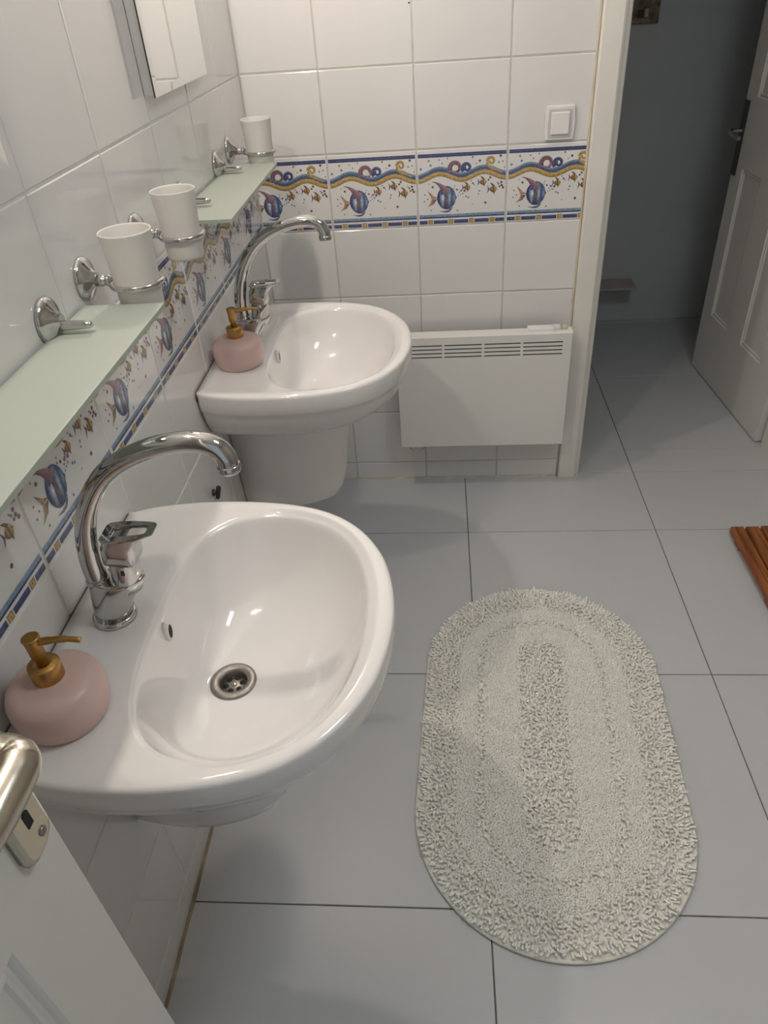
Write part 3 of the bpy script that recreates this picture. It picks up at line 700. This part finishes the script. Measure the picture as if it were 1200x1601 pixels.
# ================================================================== SMALL THINGS ON THE WALLS
vl = tag(empty('stop_valve', (.0, -.862, .556)), 'small dark chrome stop valve on the left wall behind the near washbasin', 'valve')
MB().lathe([(.008, .0005), (.008, .003), (.005, .006), (.0045, .014)], 20, TO_X).build('valve_body', M['mirror_edge'], vl)
MB().lathe([(.0045, -.016), (.0052, -.014), (.0055, .014), (.004, .016)], 16, T_((.012, 0, .0)) @ ROT_Y(.25)).build('valve_handle', M['mirror_edge'], vl)
tag(MB().lathe([(.0022, 0), (.0022, .001), (.0015, .0016)], 12, Matrix.Rotation(PI/2, 4, 'X')).build('wall_screw', M['mirror_edge'], None, (.4455, .0005, 1.396)), 'tiny black screw head on the back wall near the top', 'screw')
hk = tag(empty('wall_plaque', (1.27, HY-.0005, 1.23)), 'small dark mottled plaque high on the hall wall beside the door frame', 'plaque')
MB().box((0, -.014, 0), (.112, 0, .16), .003).build('plaque_board', M['plaque'], hk)
MB().box((.055, -.020, .022), (.069, -.013, .05), .002).build('pale_inlay', M['plaque_light'], hk)
MB().box((.028, -.019, .020), (.050, -.013, .046), .003).build('dark_inset', M['mirror_edge'], hk)
lg = tag(empty('wall_ledge', (1.20, HY-.0005, .200)), 'small beige ledge low on the grey hall wall', 'ledge')
MB().box((0, -.135, 0), (.222, 0, .010), .003).build('ledge_board', M['ledge'], lg)
for xb in (.03, .16): MB().box((xb, -.03, -.03), (xb+.02, 0, 0), .002).build('ledge_bracket', M['ledge'], lg)

# ================================================================== DUCKBOARD
db = tag(empty('duckboard', (1.386, -.345, 0)), 'reddish brown slatted wooden duckboard on the floor at the right edge', 'duckboard')
sm = MB().box((0, -.62, .014), (.0385, 0, .034), .003).mesh('slat', M['wood'])
for k in range(11):
    q = link('slat', sm, db, (k*.0452, rt.uniform(-.002, .002), 0))
for yb in (-.06, -.31, -.56):
    MB().box((.004, yb-.02, 0), (.486, yb+.02, .0142), .002).build('batten', M['wood'], db)

# ================================================================== BATH RUG
RL, RW = .205, .285                             # half straight length, radius
rg = tag(empty('bath_rug', (.741, -1.087, 0), -.055), 'off-white oval cotton bath rug with ribbed shaggy pile on the floor', 'rug')
def stadium(r, n=24, half=RL):
    pts = [(r*math.cos(PI*k/n), half+r*math.sin(PI*k/n)) for k in range(n+1)] + [(-r*math.cos(PI*k/n), -half-r*math.sin(PI*k/n)) for k in range(n+1)]
    return pts
MB().loft([[(x, y, z) for x, y in stadium(r)] for r, z in ((RW, .001), (RW+.003, .0035), (RW, .007), (RW-.006, .008))], True, True, True).build('backing', M['rug_base'], rg)
MB().tube([(x, y, .0045) for x, y in stadium(RW+.001, 40)], .0042, 8, closed=True).build('hem', M['rug_base'], rg)
def sdist(x, y, half=RL):
    yy = max(0, abs(y)-half); return math.hypot(x, yy)
rr_ = random.Random(11)
def tufts(name, test, pitch, length, rad, lean, zt, seg=2, lay=None):
    vs = []; fs = []
    ny = int((RL+RW)*2/(pitch*.9))+2; nx = int(RW*2/pitch)+2
    for j in range(ny):
        for i in range(nx):
            x = -RW+(i+.5*(j % 2))*pitch + rr_.uniform(-.3, .3)*pitch; y = -(RL+RW)+j*pitch*.9 + rr_.uniform(-.3, .3)*pitch
            if not test(x, y): continue
            a = rr_.uniform(0, 2*PI); ln = length*rr_.uniform(.75, 1.25); le = lean*rr_.uniform(.3, 1.2)
            if lay:                             # outer rows flop outwards
                yy = y-math.copysign(min(abs(y), RL), y) if abs(y) > RL else 0
                ao = math.atan2(yy, x); wgt = lay(x, y)
                if rr_.random() < wgt: a = ao + rr_.gauss(0, .35); le = lean*1.5
            dx, dy = math.cos(a), math.sin(a); n0 = len(vs); q = 5
            for s in range(seg+1):
                t = s/seg; hor = ln*le*t*t; ver = ln*(1-.35*le*t)*t
                cx_, cy_, cz_ = x+dx*hor, y+dy*hor, zt+ver
                r_ = rad*(1 if s < seg else .78)
                for k in range(q):
                    b_ = 2*PI*k/q + a; vs.append((cx_+r_*math.cos(b_), cy_+r_*math.sin(b_), cz_))
            for s in range(seg):
                for k in range(q):
                    fs.append((n0+s*q+k, n0+s*q+(k+1) % q, n0+(s+1)*q+(k+1) % q, n0+(s+1)*q+k))
            fs.append(tuple(n0+seg*q+k for k in range(q)))
    mb = MB(); mb.v = vs; mb.f = fs; mb.sm = [True]*len(fs)
    o = mb.build(name, M['rug'], rg); o['kind'] = 'stuff'; return o
cen = lambda x, y: sdist(x, y, .235) < .054
outer = lambda x, y: .204 < sdist(x, y) < RW-.008
groove = lambda x, y: .142 < sdist(x, y) < .158
flat = lambda x, y: not cen(x, y) and not groove(x, y) and sdist(x, y) <= .204
tufts('shaggy_pile', outer, .0070, .0135, .0028, .62, .006, 3, lambda x, y: max(0, min(.85, (sdist(x, y)-.245)/.045)))
tufts('shaggy_centre', cen, .0074, .0145, .0028, .75, .006, 3)
tufts('groove_pile', groove, .0076, .0135, .0028, .75, .006, 3)
tufts('short_pile', flat, .0036, .0095, .0021, .25, .006, 2)
